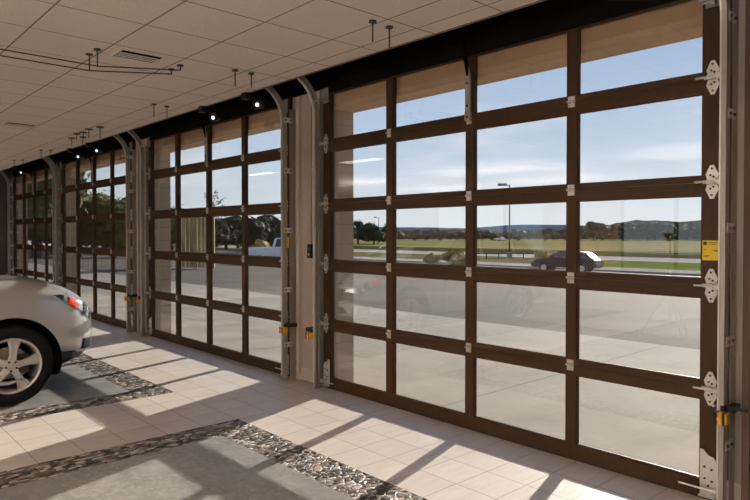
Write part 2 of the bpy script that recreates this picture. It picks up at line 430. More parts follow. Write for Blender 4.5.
# ------------------------------------------------------------------ sectional doors
ROWN = ['bottom row','second row from the bottom','middle row','second row from the top','top row']
def build_door():
    root = thing('garage_door', (XL,0,0), '', 'garage door', 'glazed sectional doors along the front wall')
    ox = XL
    def X(x): return x-ox
    D0, D1 = 0.0, .045
    for r in range(5):
        zb, zt = ZJ[r], ZJ[r+1]-.003
        g0, g1 = ZG[r]
        b = MB()
        if r: b.box(X(XL), X(XR), D0, D1, zb, g0)
        else: b.box(X(XL), X(XR), D0, D1, .018, g0)
        b.box(X(XL), X(XR), D0, D1, g1, zt)
        st = [XL]+[v for c in COLS for v in c]+[XR]
        for k in range(0, 10, 2): b.box(X(st[k]), X(st[k+1]), D0, D1, g0, g1)
        # raised lips: shadow line at the joint and glazing beads
        if r < 4: b.box(X(XL), X(XR), D0-.006, D0, zt-.014, zt)
        if r: b.box(X(XL), X(XR), D0-.004, D0, zb, zb+.010)
        for (a, c) in COLS:
            for (q0, q1, w0, w1) in ((a, c, g0, g0+.008), (a, c, g1-.008, g1), (a, a+.008, g0, g1), (c-.008, c, g0, g1)):
                b.box(X(q0), X(q1), D0+.012, D0+.02, w0, w1)
        s = b.build('door_section', 'bronze', root)
        for (a, c) in COLS:
            MB().box(X(a)+.0, X(c), .024, .029, g0, g1).build('glass_pane', 'glass', s)
        if r < 4:
            j = ZJ[r+1]
            for k in range(3):       # small hinges on the inner stiles
                cx = X((COLS[k][1]+COLS[k+1][0])/2)
                h = MB()
                h.box(cx-.026, cx+.026, D0-.009, D0-.006, j-.040, j-.010); h.box(cx-.026, cx+.026, D0-.009, D0-.006, j+.010, j+.036)
                h.cyl((cx-.030, D0-.013, j), (cx+.030, D0-.013, j), .008, seg=10)
                for sx in (-.016, .016):
                    for sz in (-.03, .027): h.cyl((cx+sx, D0-.014, j+sz), (cx+sx, D0-.008, j+sz), .006, seg=6)
                h.build('hinge', 'hinge', s)
            for side in (0, 1):      # diamond roller hinges on the end stiles
                cx = X(XL)+.052 if side == 0 else X(XR)-.052
                w = .036
                h = MB()
                for sg in (1, -1):
                    pts = [(cx-w*.75, j+sg*.014), (cx+w*.75, j+sg*.014), (cx+w, j+sg*.045), (cx+.010, j+sg*.100), (cx-.010, j+sg*.100), (cx-w, j+sg*.045)]
                    h.prism(pts, 'y', D0-.012, D0-.006)
                h.cyl((cx-.045, D0-.02, j), (cx+.045, D0-.02, j), .011, seg=10)
                h.build('roller_hinge', 'hinge', s)
                for sg in (1, -1):
                    for dx_, dz in ((0, .078), (-.008, .04), (.010, .03)): MB().cyl((cx+dx_, D0-.018, j+sg*dz), (cx+dx_, D0-.011, j+sg*dz), .0065, seg=6).build('bolt', 'dark', s)
                sx = -1 if side == 0 else 1
                h = MB().cyl((cx-sx*.085, D0-.045, j), (cx+sx*.07, D0-.045, j), .0065, seg=8)
                h.cyl((cx+sx*.035, D0-.045, j), (cx+sx*.06, D0-.045, j), .022, seg=14)
                h.box(cx-.02, cx+.02, D0-.048, D0-.010, j-.012, j+.012)
                h.build('roller', 'hinge', s)
        if r == 0:
            MB().box(X(XL), X(XR), D0+.004, D1-.004, 0.001, .018).build('bottom_seal', 'seal', s)
            for side in (0, 1):
                cx = X(XL)+.058 if side == 0 else X(XR)-.058
                sx = -1 if side == 0 else 1
                h = MB()
                h.prism([(cx-.048, .02), (cx+.048, .02), (cx+.048, .235), (cx+.026, .265), (cx+.0, .27), (cx-.028, .30), (cx-.048, .30)] if sx > 0 else
                        [(cx-.048, .02), (cx+.048, .02), (cx+.048, .30), (cx+.028, .30), (cx, .27), (cx-.026, .265), (cx-.048, .235)], 'y', D0-.012, D0-.006)
                h.box(cx-.045, cx+.045, D0-.05, D0-.012, .028, .036)
                h.build('bottom_bracket', 'hinge', s)
                for dx_, dz in ((-.022,.20),(.018,.19),(-.02,.13),(.02,.12),(.0,.09)): MB().cyl((cx+dx_, D0-.018, dz), (cx+dx_, D0-.011, dz), .007, seg=6).build('bolt', 'dark', s)
                MB().cyl((cx-sx*.16, D0-.045, .075), (cx+sx*.06, D0-.045, .075), .006, seg=8).cyl((cx+sx*.035, D0-.045, .075), (cx+sx*.06, D0-.045, .075), .022, seg=14).build('roller', 'hinge', s)
        if r == 4:
            for side in (0, 1):
                cx = X(XL)+.055 if side == 0 else X(XR)-.055
                sx = -1 if side == 0 else 1
                h = MB().box(cx-.04, cx+.04, D0-.012, D0-.006, 2.93, 3.08)
                h.box(cx-.035, cx+.035, D0-.14, D0-.012, 2.955, 2.963, rot=Matrix.Rotation(R(18), 3, 'X'))
                h.cyl((cx-sx*.02, D0-.11, 2.93), (cx+sx*.05, D0-.11, 2.93), .0065, seg=8).cyl((cx+sx*.03, D0-.11, 2.93), (cx+sx*.05, D0-.11, 2.93), .022, seg=14)
                h.build('top_bracket', 'galv', s)
    return root
door = build_door()
doors = [door]
for i in range(1, 4):
    d = dup(door); d.location.x = XL+OFF[i]; doors.append(d)
LD = ['brown glazed overhead door nearest the camera, filling the right of the picture',
      'brown glazed overhead door second from the camera, left of the taupe pier',
      'brown glazed overhead door third from the camera, right above the car nose',
      'brown glazed overhead door farthest away, next to the brown end wall']
for d, l in zip(doors, LD): d['label'] = l
# warning stickers: door part
def sticker(door, x, z, w, h):
    s = MB().box(x-XL, x+w-XL, -.0015, -.0002, z, z+h).build('warning_sticker', 'sticker', door)
    s['label'] = 'yellow warning sticker with small dark print'
    b = MB(); x0 = x-XL
    b.box(x0+.004, x0+w*.26, -.0022, -.0015, z+h*.76, z+h*.95)
    for (a, c, q) in ((.34,.92,.88),(.34,.80,.80),(.06,.24,.52),(.62,.92,.50),(.66,.90,.45),(.08,.42,.22),(.08,.36,.17)):
        b.box(x0+w*a, x0+w*c, -.0022, -.0015, z+h*q, z+h*q+.0035)
    b.build('print', 'ink', s)
sticker(doors[0], -1.478, 1.435, .098, .118)
sticker(doors[1], -1.478, 1.435, .098, .118)

# opener arm: clamps on the centre-left stile of the top section, rises to the opener above
def opener_arm(off, label):
    cx = (COLS[1][1]+COLS[2][0])/2+off
    t = thing('opener_arm', (cx, -.01, 2.50), label, 'door opener arm', 'opener arms on the doors')
    b = MB().prism([(-.022,.06),(.022,.06),(.022,.34),(.004,.43),(-.010,.43),(-.022,.36)], 'y', -.022, 0); b.box(-.028, .028, -.022, .0, .0, .07)
    b.build('stile_bracket', 'galv', t)
    b = MB().prism([(-.022, .36), (-.040, .42), (-.10, .62), (-.085, .66), (-.022, .46)], 'x', -.010, .010)
    b.build('curved_arm', 'void', t)
    for z in (.03, .12, .3): MB().cyl((0, -.03, z), (0, -.02, z), .010, seg=6).build('bolt', 'dark', t)
for i, l in enumerate(['steel opener arm bracket on the centre stile of the nearest door',
                       'steel opener arm bracket on the centre stile of the second door',
                       'steel opener arm bracket on the centre stile of the third door',
                       'steel opener arm bracket on the centre stile of the farthest door']):
    opener_arm(OFF[i], l)

# ------------------------------------------------------------------ tracks
def track_path(y0=-.125, z1=2.81, r=.38, inward=1.0):
    p = [(y0, .0), (y0, z1)]
    for k in range(1, 13):
        a = R(90)*k/12
        p.append((y0-r*(1-math.cos(a)), z1+r*math.sin(a)))
    p.append((y0-r-.28, z1+r))
    return p
def sweep(b, path, prof, x0, sx):
    # profile (u across inward axis, v along x); path in (y, z)
    rings = []
    n = len(path)
    for i, (y, z) in enumerate(path):
        a = path[max(i-1, 0)]; c = path[min(i+1, n-1)]
        d = Vector((c[0]-a[0], c[1]-a[1])).normalized(); nrm = Vector((d[1], -d[0]))  # points toward the wall (+y) on the vertical run
        rings.append([b.bm.verts.new((x0+sx*v, y+nrm[0]*u, z+nrm[1]*u)) for u, v in prof])
    m = len(prof)
    for r0, r1 in zip(rings, rings[1:]):
        for k in range(m): b.bm.faces.new([r0[k], r1[k], r1[(k+1)%m], r0[(k+1)%m]])
    b.bm.faces.new(rings[0]); b.bm.faces.new(rings[-1][::-1])
# C profile with 3 mm steel: web away from the door, two lips
TP = [(0,.0),(0,.034),(.058,.034),(.058,.0),(.050,.0),(.050,.008),(.055,.008),(.055,.031),(.003,.031),(.003,.008),(.008,.008),(.008,0)]
def track(off, side, label):
    # side -1 left of the door, +1 right of it
    x0 = (-5.168 if side < 0 else -1.345)+off
    t = thing('door_track', (x0, 0, 0), label, 'door track', 'curved steel tracks of the doors')
    b = MB(); sweep(b, track_path(), TP, 0, side); b.build('track_rail', 'galv', t)
    va, vb = (.024,.035) if side < 0 else (-.001,.008)
    b = MB(); sweep(b, track_path(), [(-.0035,va),(-.0035,vb),(-.0005,vb),(-.0005,va)], 0, side); b.build('lit_edge_strip', 'hinge', t)  # bright strip paints the light caught by the track lip
    xw = side*.036
    b = MB()      # continuous mounting angle behind the rail
    b.box(min(xw, xw+side*.004), max(xw, xw+side*.004), -.04, YW, .0, 2.95)
    b.box(min(xw, xw+side*.06), max(xw, xw+side*.06), YW-.005, YW-.001, .0, 2.95)
    b.build('mounting_angle', 'galv', t)
    for z in (.35, .95, 1.6, 2.25, 2.8):
        b = MB(); x1 = xw+side*.004
        b.box(min(x1, x1+side*.004), max(x1, x1+side*.004), -.115, -.01, z, z+.055)
        b.build('track_bracket', 'hinge', t)
        for yy in (-.095, -.03): MB().cyl((x1, yy, z+.027), (x1+side*.014, yy, z+.027), .009, seg=6).build('bolt', 'dark', t)
    return t
names = ['nearest', 'second', 'third', 'farthest']
for i in range(4):
    track(OFF[i], -1, 'curved galvanised track at the left edge of the %s door' % names[i])
    track(OFF[i], 1, 'curved galvanised track at the right edge of the %s door' % names[i])

# torsion shaft above each door in the dark header
for i in range(4):
    a, c = XL+OFF[i], XR+OFF[i]
    t = thing('torsion_shaft', ((a+c)/2, -.09, 3.3), 'dark torsion shaft with springs above the %s door' % names[i], 'spring shaft', 'torsion shafts above the doors')
    h = (c-a)/2
    MB().cyl((-h-.1,0,0), (h+.1,0,0), .014).build('shaft', 'void', t)
    for s in (-1, 1):
        MB().cyl((s*.15,0,0), (s*1.2,0,0), .035).build('spring', 'void', t)
        MB().cyl((s*(h+.02),0,0), (s*(h+.06),0,0), .07, seg=20).build('cable_drum', 'void', t)
    MB().box(-.04, .04, -.01, .085, -.08, .06).build('centre_bracket', 'void', t)

# ------------------------------------------------------------------ photo eyes
def photo_eye(x, off, side, label):
    # black bracket arm fixed to the track, yellow and black sensor
    t = thing('safety_sensor', (x+off, -.10, .545), label, 'door safety sensor', 'photo eye sensors on the door tracks')
    b = MB().box(-.07*side-.05, -.07*side+.05, -.012, .006, .05, .068)
    b.box(-.012, .012, -.03, .01, .0, .068)
    b.box(-.07*side-.055, -.07*side-.02, -.006, .10, .03, .068)
    b.build('sensor_bracket', 'black', t)
    MB().box(-.035, .035, -.075, -.012, -.03, .035, bev=.006).build('sensor_housing', 'yellow', t)
    s = MB().box(-.0365, -.012, -.0765, -.0105, -.031, .036, bev=.003).box(.012, .026, -.0765, -.0105, -.031, .036).build('black_band', 'black', t)
    b = MB().cyl((0, -.0752, .002), (0, -.084, .002), .013, seg=14).build('lens', 'amber', t)
    MB().cyl((side*.05, -.01, .058), (side*.05, -.03, .058), .008, seg=6).build('screw', 'hinge', t)
for i in range(4):
    photo_eye(-1.315 if i == 0 else -1.275, OFF[i], -1, 'yellow and black sensor beside the right track of the %s door' % names[i])
    photo_eye(-5.235, OFF[i], 1, 'yellow and black sensor beside the left track of the %s door' % names[i])

# push button box on the pier between the two nearest doors
t = thing('wall_button_box', (-5.46, YW, 1.33), 'small black push button box on the taupe pier', 'wall switch')
MB().box(-.035, .035, -.04, 0, 0, .15, bev=.006).build('box', 'black', t)
MB().cyl((.0, -.045, .04), (0, -.038, .04), .013).build('button', 'galv', t)
MB().cyl((.0, -.045, .10), (0, -.038, .10), .013).build('button', 'dark', t)
MB().box(-.006, .006, -.012, 0, .15, 1.7).build('conduit', 'wall', t)

# ------------------------------------------------------------------ ceiling fittings
ROD = [(-5.47,-2.22,.139),(-5.28,-2.22,.144),(-5.47,-1.51,.045),(-5.29,-1.51,.044),(-5.11,-1.07,.145),(-5.11,-.90,.135),
       (-7.08,-.99,.148),(-7.09,-.83,.139),(-3.29,-1.03,.146),(-3.30,-.86,.154),(-12.31,-.83,.142),(-12.20,-.70,.13),
       (-14.35,-.80,.141),(-14.23,-.67,.15),(-10.45,-.87,.124),(-10.22,-.78,.138),(-9.39,-.96,.127),(-9.11,-.90,.153),(-9.75,-.92,.09),(-9.95,-.95,.09)]
RODL = ['left rod of the pair hung from cables before the slot vent','right rod of the pair hung from cables before the slot vent',
 'short left rod at the end of the ceiling cables by the vent','short right rod at the end of the ceiling cables by the vent',
 'left rod of the ceiling pair above the taupe pier','right rod of the ceiling pair above the taupe pier, touching the dark edge',
 'left rod of the ceiling pair above the middle of the second door','right rod of the ceiling pair above the middle of the second door',
 'left rod of the ceiling pair above the nearest door','right rod of the ceiling pair above the nearest door']
def rod(x, y, L, label, group, wide=False):
    t = thing('ceiling_rod', (x, y, ZC), label, 'ceiling rod', group)
    MB().cyl((0,0,-.012), (0,0,0), .028 if not wide else .05, seg=16).build('escutcheon', 'dark', t)
    MB().cyl((0,0,-L), (0,0,-.012), .0055, seg=8).build('threaded_rod', 'dark', t)
for k, (x, y, L) in enumerate(ROD):
    if k < 10: rod(x, y, L, 'thin dark ' + RODL[k], 'hanger rods under the ceiling')
    else:
        lab = {10:'left',11:'right',12:'left',13:'right'}.get(k)
        if k in (10, 11): l = 'thin dark %s rod of the ceiling pair before the left end of the third door' % lab
        elif k in (12, 13): l = 'thin dark %s rod of the farthest ceiling pair' % lab
        else: l = 'thin dark rod in the cluster under the ceiling above the third door'
        rod(x, y, L, l, 'hanger rods under the ceiling', k >= 14)
tag(MB().tube([(-5.47,-4.3,2.948),(-5.47,-2.22,2.942),(-5.47,-1.51,3.034)], .005, 6).build('ceiling_cable', 'dark'),
    'thin dark cable along the ceiling, the lower one, ending at the short left rod', 'cable', 'cables under the ceiling')
tag(MB().tube([(-5.28,-4.3,2.948),(-5.28,-2.22,2.942),(-5.29,-1.51,3.034)], .005, 6).build('ceiling_cable', 'dark'),
    'thin dark cable along the ceiling, the upper one, ending at the short right rod', 'cable', 'cables under the ceiling')
# slot vents
def vent(x, y, label, rz=0):
    t = thing('ceiling_vent', (x, y, ZC), label, 'ceiling vent', 'slot vents in the ceiling', rz)
    MB().box(-.15, .15, -.19, .19, -.006, 0).build('frame', 'ceil', t)
    MB().box(-.12, .12, -.165, .165, -.0075, -.006).build('slot_recess', 'void', t)
    for k in range(4):
        xx = -.095+.05*k
        MB().box(xx, xx+.012, -.165, .165, -.016, -.0075, rot=Matrix.Rotation(R(20), 3, 'Y')).build('vane', 'ceil', t)
vent(-5.27, -1.90, 'slotted air vent in the ceiling beside the short hanging rods')
vent(-9.65, -1.78, 'slotted air vent in the ceiling at the far left')
# small spot lamps hung from the ceiling edge
def spot(x, y, z, label):
    t = thing('spot_lamp', (x, YE-.02, ZC), label, 'spot lamp', 'black spot lamps at the ceiling edge')
    MB().box(-.045, .045, -.05, .02, -.075, -.006, bev=.006).build('mount_box', 'black', t)
    hx, hy, hz = 0, y-(YE-.02), z-ZC
    MB().tube([(0, .0, -.06), (0, .03, hz+.08), (hx, hy, hz+.03)], .008).build('arm', 'black', t)
    d = Vector((.55, -.75, -.25)).normalized(); c = Vector((hx, hy, hz))
    h = MB().cyl(c-d*.07, c+d*.05, .045, .055, seg=20).build('lamp_head', 'black', t)
    MB().cyl(c+d*.045, c+d*.052, .020, seg=20).build('lamp_face', 'spotglow', h)
spot(-6.82, -.36, 2.97, 'black spot lamp above the centre stile of the second door')
spot(-5.85, -.36, 2.975, 'black spot lamp above the right column of the second door')
spot(-10.78, -.36, 2.965, 'black spot lamp above the centre of the third door')
spot(-11.72, -.36, 2.95, 'black spot lamp above the left columns of the third door')
spot(-15.6, -.36, 2.95, 'black spot lamp above the farthest door')

# ceiling troffers, plus pendant lamps added out of view as fill light
def troffer(x, y, w=.28, l=1.1):
    t = thing('ceiling_light', (x, y, ZC), 'recessed rectangular ceiling light deeper in the hall', 'ceiling light', 'recessed ceiling lights')
    MB().box(-l/2-.02, l/2+.02, -w/2-.02, w/2+.02, -.008, 0).build('frame', 'white', t)
    MB().box(-l/2, l/2, -w/2, w/2, -.012, -.0085).build('diffuser', 'lampglow', t)
for x, y in ((-9.7,-4.4),(-13.5,-4.4)): troffer(x, y)
LIGHTS = []
def pendant(x, y, z=2.45, L=2.4, pu=215, pd=0):  # invented uplight fixture, brightens the ceiling
    t = thing('fill_pendant_lamp', (x, y, ZC), 'added linear pendant lamp, unseen fill light for the hall', 'pendant lamp', 'added linear fill lamps')
    b = MB().box(-L/2, L/2, -.07, .07, z-ZC, z-ZC+.06); b.build('housing', 'white', t)
    for s in (-1, 1): MB().cyl((s*L*.4, 0, z-ZC+.06), (s*L*.4, 0, 0), .004, seg=6).build('cable', 'galv', t)
    MB().box(-L/2+.03, L/2-.03, -.055, .055, z-ZC-.004, z-ZC).build('diffuser', 'lampglow', t)
    for up, P in ((1, pu),):
        ld = bpy.data.lights.new('lamp', 'AREA'); ld.shape = 'RECTANGLE'; ld.size = L; ld.size_y = .12; ld.energy = P; ld.color = (1,.95,.89)
        lo = bpy.data.objects.new('fill_uplight', ld); COL.objects.link(lo)
        lo.parent = t; lo.location = (0, 0, z-ZC+(.065 if up else -.008)); lo.rotation_euler = (math.pi if up else 0, 0, 0)
for x, y in ((-14,-8),(-14,-11.5),(-9,-8),(-9,-11.5),(-4,-8),(-4,-11.5),(.5,-6.5),(.5,-10),(-1,-4.9)):
    pendant(x, y, pu=110 if x < -12 else 215)

# ------------------------------------------------------------------ silver SUV
def make_mesh_obj(name, m, parent, verts, faces, sub=0, smooth=True):
    me = bpy.data.meshes.new(name); me.from_pydata(verts, [], faces); me.update()
    me.materials.append(M[m] if isinstance(m, str) else m)
    for p in me.polygons: p.use_smooth = smooth
    o = bpy.data.objects.new(name, me); COL.objects.link(o); o.parent = parent
    if sub:
        md = o.modifiers.new('s', 'SUBSURF'); md.levels = md.render_levels = sub
    return o
def bake(o):
    dg = bpy.context.evaluated_depsgraph_get(); dg.update()
    me = bpy.data.meshes.new_from_object(o.evaluated_get(dg)); o.modifiers.clear(); o.data = me
    return o
def interp(tab, s):
    for a, b in zip(tab, tab[1:]):
        if a[0] <= s <= b[0]:
            f = (s-a[0])/(b[0]-a[0])
            f = f*f*(3-2*f) if False else f
            return [p+(q-p)*f for p, q in zip(a[1:], b[1:])]
    return list(tab[-1][1:])
# s from nose, half width, z bottom, z shoulder, z top centre
SUV = [(0.00,.44,.42,.72,.80),(.035,.58,.385,.77,.875),(.10,.70,.36,.84,.945),(.18,.785,.35,.915,1.01),(.30,.855,.345,.985,1.075),(.48,.908,.35,1.035,1.13),
       (.70,.930,.33,1.06,1.165),(1.0,.940,.30,1.08,1.19),(1.30,.943,.28,1.09,1.20),(1.7,.943,.27,1.09,1.20),(2.6,.943,.27,1.09,1.18),
       (3.5,.943,.28,1.09,1.17),(4.1,.93,.30,1.10,1.17),(4.5,.88,.34,1.10,1.16),(4.65,.80,.40,1.06,1.12),(4.72,.70,.46,.98,1.04)]
WF, WRr, RT = .865, 3.605, .372
def suv(loc):
    t = thing('silver_suv', loc, 'silver sport utility car at the left edge, nose towards the glass doors', 'car')
    verts, faces = [], []
    ring_n = None
    for (s, w, zb, zs, zt) in SUV:
        r = [(0,zb),(.55*w,zb),(.86*w,zb+.005),(.965*w,zb+.09),(.995*w,zb+(zs-zb)*.38),(1.0*w,zb+(zs-zb)*.62),(.985*w,zs-.085),(.955*w,zs-.02),(.90*w,zs+.015),
             (.72*w,zs+(zt-zs)*.62),(.4*w,zt-.012),(0,zt)]
        full = [(x, z) for x, z in r]+[(-x, z) for x, z in r[-2:0:-1]]
        ring_n = len(full)
        for x, z in full: verts.append((x, -s, z))
    ns = len(SUV)
    for i in range(ns-1):
        for k in range(ring_n):
            a = i*ring_n+k; b_ = i*ring_n+(k+1)%ring_n
            faces.append((a, b_, b_+ring_n, a+ring_n))
    faces.append(tuple(range(ring_n))[::-1]); faces.append(tuple(range((ns-1)*ring_n, ns*ring_n)))
    body = make_mesh_obj('body', 'paint', t, verts, faces, 2)
    bake(body)
    # wheel arches
    cut = MB()
    for s in (WF, WRr):
        for sx in (-1, 1): cut.cyl((sx*.60, -s, RT+.01), (sx*1.2, -s, RT+.01), .435, seg=64)
    c = cut.build('cutter', 'carblack')
    md = body.modifiers.new('b', 'BOOLEAN'); md.object = c; md.operation = 'DIFFERENCE'; md.solver = 'EXACT'
    c.location = (0, 0, 0)
    body.parent = None
    bake(body); body.parent = t
    body.data.materials.clear(); body.data.materials.append(M['paint']); body.data.materials.append(M['carblack'])
    for p in body.data.polygons:
        p.material_index = 0
        cc = p.center
        inner = False
        for s in (WF, WRr):
            rr = math.hypot(cc.y+s, cc.z-RT-.01)
            if rr < .428 and abs(cc.x) < .65 or (abs(rr-.435) < .02 and abs(cc.x) > .58 and abs(cc.x) < 1 and abs(p.normal.x) < .3 and p.normal.dot(Vector((0, cc.y+s, cc.z-RT-.01))) < 0): inner = True
        if inner: p.material_index = 1
        if cc.z < .285 and not inner: p.material_index = 1
    autosmooth(body, 32)
    bpy.data.objects.remove(c)
    # greenhouse
    G = [(1.22,.70,1.12,1.14),(1.55,.74,1.09,1.29),(2.05,.745,1.10,1.56),(2.5,.74,1.11,1.655),(3.2,.735,1.12,1.67),(3.9,.72,1.13,1.62),(4.35,.70,1.13,1.50),(4.62,.69,1.12,1.16)]
    verts, faces = [], []
    for (s, w, zb, zt) in G:
        wb = .875 if s > 1.4 else .82
        h = zt-zb
        r = [(0,zb-.05),(wb,zb-.05),(wb,zb),(wb+(w-wb)*.45,zb+h*.5),(w*.97,zb+h*.9),(w*.8,zb+h*.99),(w*.4,zt),(0,zt+.006)]
        full = r+[(-x, z) for x, z in r[-2:0:-1]]
        n = len(full)
        for x, z in full: verts.append((x, -s, z))
    for i in range(len(G)-1):
        for k in range(n):
            a = i*n+k; b_ = i*n+(k+1)%n; faces.append((a, b_, b_+n, a+n))
    faces.append(tuple(range(n))[::-1]); faces.append(tuple(range((len(G)-1)*n, len(G)*n)))
    roof = make_mesh_obj('cabin', 'paint', t, verts, faces, 2); bake(roof)
    roof.data.materials.clear(); roof.data.materials.append(M['paint'])
    # windows: patches a little proud of the cabin, projected onto it
    from mathutils.bvhtree import BVHTree
    bv = BVHTree.FromPolygons([v.co for v in roof.data.vertices], [p.vertices for p in roof.data.polygons])
    def win(name, poly, side, m='carglass', off=.006, axis='x', n_=10):
        # poly: 4 corners (y,z) for sides or (x,z) for ends, bilinear grid cast onto cabin
        vs, fs = [], []
        for i in range(n_+1):
            for j in range(n_+1):
                u, v = i/n_, j/n_
                a = Vector(poly[0])*(1-u)+Vector(poly[1])*u; b_ = Vector(poly[3])*(1-u)+Vector(poly[2])*u
                q = a*(1-v)+b_*v
                if axis == 'x': org = Vector((side*2, q[0], q[1])); d = Vector((-side, 0, 0))
                else: org = Vector((q[0], side*3 if side > 0 else -8, q[1])); d = Vector((0, -side, 0))
                h = bv.ray_cast(org, d)
                if h[0] is None: p = Vector((side*.8, q[0], q[1])) if axis == 'x' else Vector((q[0], -1.5 if side > 0 else -4.6, q[1]))
                else: p = h[0]-d*off
                vs.append(p)
        for i in range(n_):
            for j in range(n_):
                a = i*(n_+1)+j; fs.append((a, a+1, a+n_+2, a+n_+1))
        o = make_mesh_obj(name, m, t, vs, fs)
        sd = o.modifiers.new('s', 'SOLIDIFY'); sd.thickness = .004
        bake(o)
        return o
    for sx in (1, -1):
        win('front_side_window', [(-1.62,1.14),(-2.62,1.15),(-2.62,1.55),(-2.12,1.50)], sx)
        win('rear_side_window', [(-2.70,1.15),(-3.55,1.16),(-3.55,1.56),(-2.70,1.56)], sx)
        win('quarter_window', [(-3.62,1.18),(-4.2,1.24),(-4.02,1.48),(-3.62,1.54)], sx)
    win('windscreen', [(-.66,1.15),(.66,1.15),(.60,1.56),(-.60,1.56)], 1, axis='y')
    win('rear_window', [(-.58,1.20),(.58,1.20),(.52,1.48),(-.52,1.48)], -1, axis='y')
    # lights, grille and trim projected on the body
    bb = BVHTree.FromPolygons([v.co for v in body.data.vertices], [p.vertices for p in body.data.polygons])
    def patch(name, poly, m, off=.006, th=.004, dirv=Vector((0,-1,0)), plane='front', n_=8, par=t):
        vs, fs = [], []
        for i in range(n_+1):
            for j in range(n_+1):
                u, v = i/n_, j/n_
                a = Vector(poly[0])*(1-u)+Vector(poly[1])*u; b_ = Vector(poly[3])*(1-u)+Vector(poly[2])*u
                q = a*(1-v)+b_*v
                h = bb.ray_cast(q-dirv*1.0, dirv)
                p = (h[0]-dirv*off) if h[0] is not None else q
                vs.append(p)
        for i in range(n_):
            for j in range(n_):
                a = i*(n_+1)+j; fs.append((a, a+1, a+n_+2, a+n_+1))
        o = make_mesh_obj(name, m, par, vs, fs)
        sd = o.modifiers.new('s', 'SOLIDIFY'); sd.thickness = th
        sd.offset = 0
        bake(o); return o
    for sx in (1, -1):
        d = Vector((-sx*.72, -.69, 0)).normalized()
        # corner points in car space: tail on the wing, nose by the grille
        def P(s, x, z): return Vector((sx*x, -s, z))
        hl = patch('headlight', [P(.44,.92,1.0),P(.10,.70,.70),P(.06,.56,.82),P(.33,.82,1.005)], 'lens', .005, .006, d, n_=12)
        o = patch('turn_signal', [P(.34,.89,.91),P(.25,.84,.84),P(.235,.80,.925),P(.345,.84,.975)], 'orange', .011, .003, d, n_=5, par=hl)
        o['label'] = 'orange turn signal'
        patch('lamp_recess', [P(.435,.915,1.0),P(.37,.90,.935),P(.36,.85,.985),P(.40,.88,1.0)], 'lampdark', .010, .003, d, n_=4, par=hl)
        patch('lamp_recess', [P(.21,.79,.79),P(.165,.76,.765),P(.14,.69,.86),P(.20,.74,.90)], 'lampdark', .010, .003, d, n_=4, par=hl)
        patch('lamp_recess', [P(.13,.73,.735),P(.105,.70,.71),P(.08,.62,.80),P(.115,.66,.83)], 'lampdark', .010, .003, d, n_=4, par=hl)
        patch('fog_lamp_recess', [P(.2,.76,.43),P(.1,.62,.42),P(.1,.62,.53),P(.2,.77,.54)], 'carblack', .006, .004, d)
        d2 = Vector((-sx, 0, 0))
        patch('tail_light', [P(4.72,.8,.88),P(4.42,.9,.90),P(4.36,.9,1.06),P(4.66,.8,1.08)], 'redlens', .008, .006, Vector((-sx*.7,.7,0)).normalized())
        for s0 in (1.62, 2.66, 3.5): patch('door_seam', [P(s0,.9,.40),P(s0+.008,.9,.40),P(s0+.008,.9,1.05),P(s0,.9,1.05)], 'carblack', .0015, .002, d2)
        patch('sill_trim', [P(1.42,.9,.27),P(3.2,.9,.27),P(3.2,.9,.36),P(1.42,.9,.36)], 'carblack', .006, .006, d2)
        for s0 in (2.45, 3.3): MB().box(sx*.955-.012, sx*.955+.012, -s0-.09, -s0+.09, .92, .945, bev=.008).build('door_handle', 'chrome', t)
        m_ = MB(); v = m_.ball((sx*1.03, -1.78, 1.19), .13, (.75,.55,.62), 2); m_.box(sx*.9-.05, sx*.9+.09, -1.80, -1.74, 1.11, 1.15)
        m_.build('side_mirror', 'paint', t, True)
    dF = Vector((0,-1,0))
    gr = patch('grille', [Vector((-.36,-.1,.60)),Vector((.36,-.1,.60)),Vector((.46,-.1,.80)),Vector((-.46,-.1,.80))], 'carblack', .006, .006, dF)
    for z in (.63,.675,.72,.765): patch('grille_bar', [Vector((-.40,-.1,z)),Vector((.40,-.1,z)),Vector((.41,-.1,z+.012)),Vector((-.41,-.1,z+.012))], 'chrome', .014, .006, dF, n_=6, par=gr)
    patch('lower_intake', [Vector((-.5,-.1,.44)),Vector((.5,-.1,.44)),Vector((.42,-.1,.53)),Vector((-.42,-.1,.53))], 'carblack', .006, .006, dF)
    # black air dam under the bumper
    b = MB()
    tp = [(.55,-.10),(.70,-.17),(.80,-.29),(.86,-.42),(.86,-.50)]
    bt = [(.40,-.30),(.55,-.34),(.68,-.40),(.80,-.46),(.80,-.50)]
    up = [b.bm.verts.new((x, y, .43)) for x, y in tp]+[b.bm.verts.new((-x, y, .43)) for x, y in tp[::-1]]
    lo = [b.bm.verts.new((x, y, .27)) for x, y in bt]+[b.bm.verts.new((-x, y, .27)) for x, y in bt[::-1]]
    md_ = [b.bm.verts.new((x*.99, y-.02, .36)) for x, y in tp]+[b.bm.verts.new((-x*.99, y-.02, .36)) for x, y in tp[::-1]]
    b.bm.faces.new(up); b.bm.faces.new(lo)
    for k in range(10):
        b.bm.faces.new([up[k], up[(k+1)%10], md_[(k+1)%10], md_[k]]); b.bm.faces.new([md_[k], md_[(k+1)%10], lo[(k+1)%10], lo[k]])
    b.build('air_dam', 'carblack', t)
    b = MB().box(-.62, .62, -4.4, -.5, .2, .45); b.build('underbody', 'carblack', t)
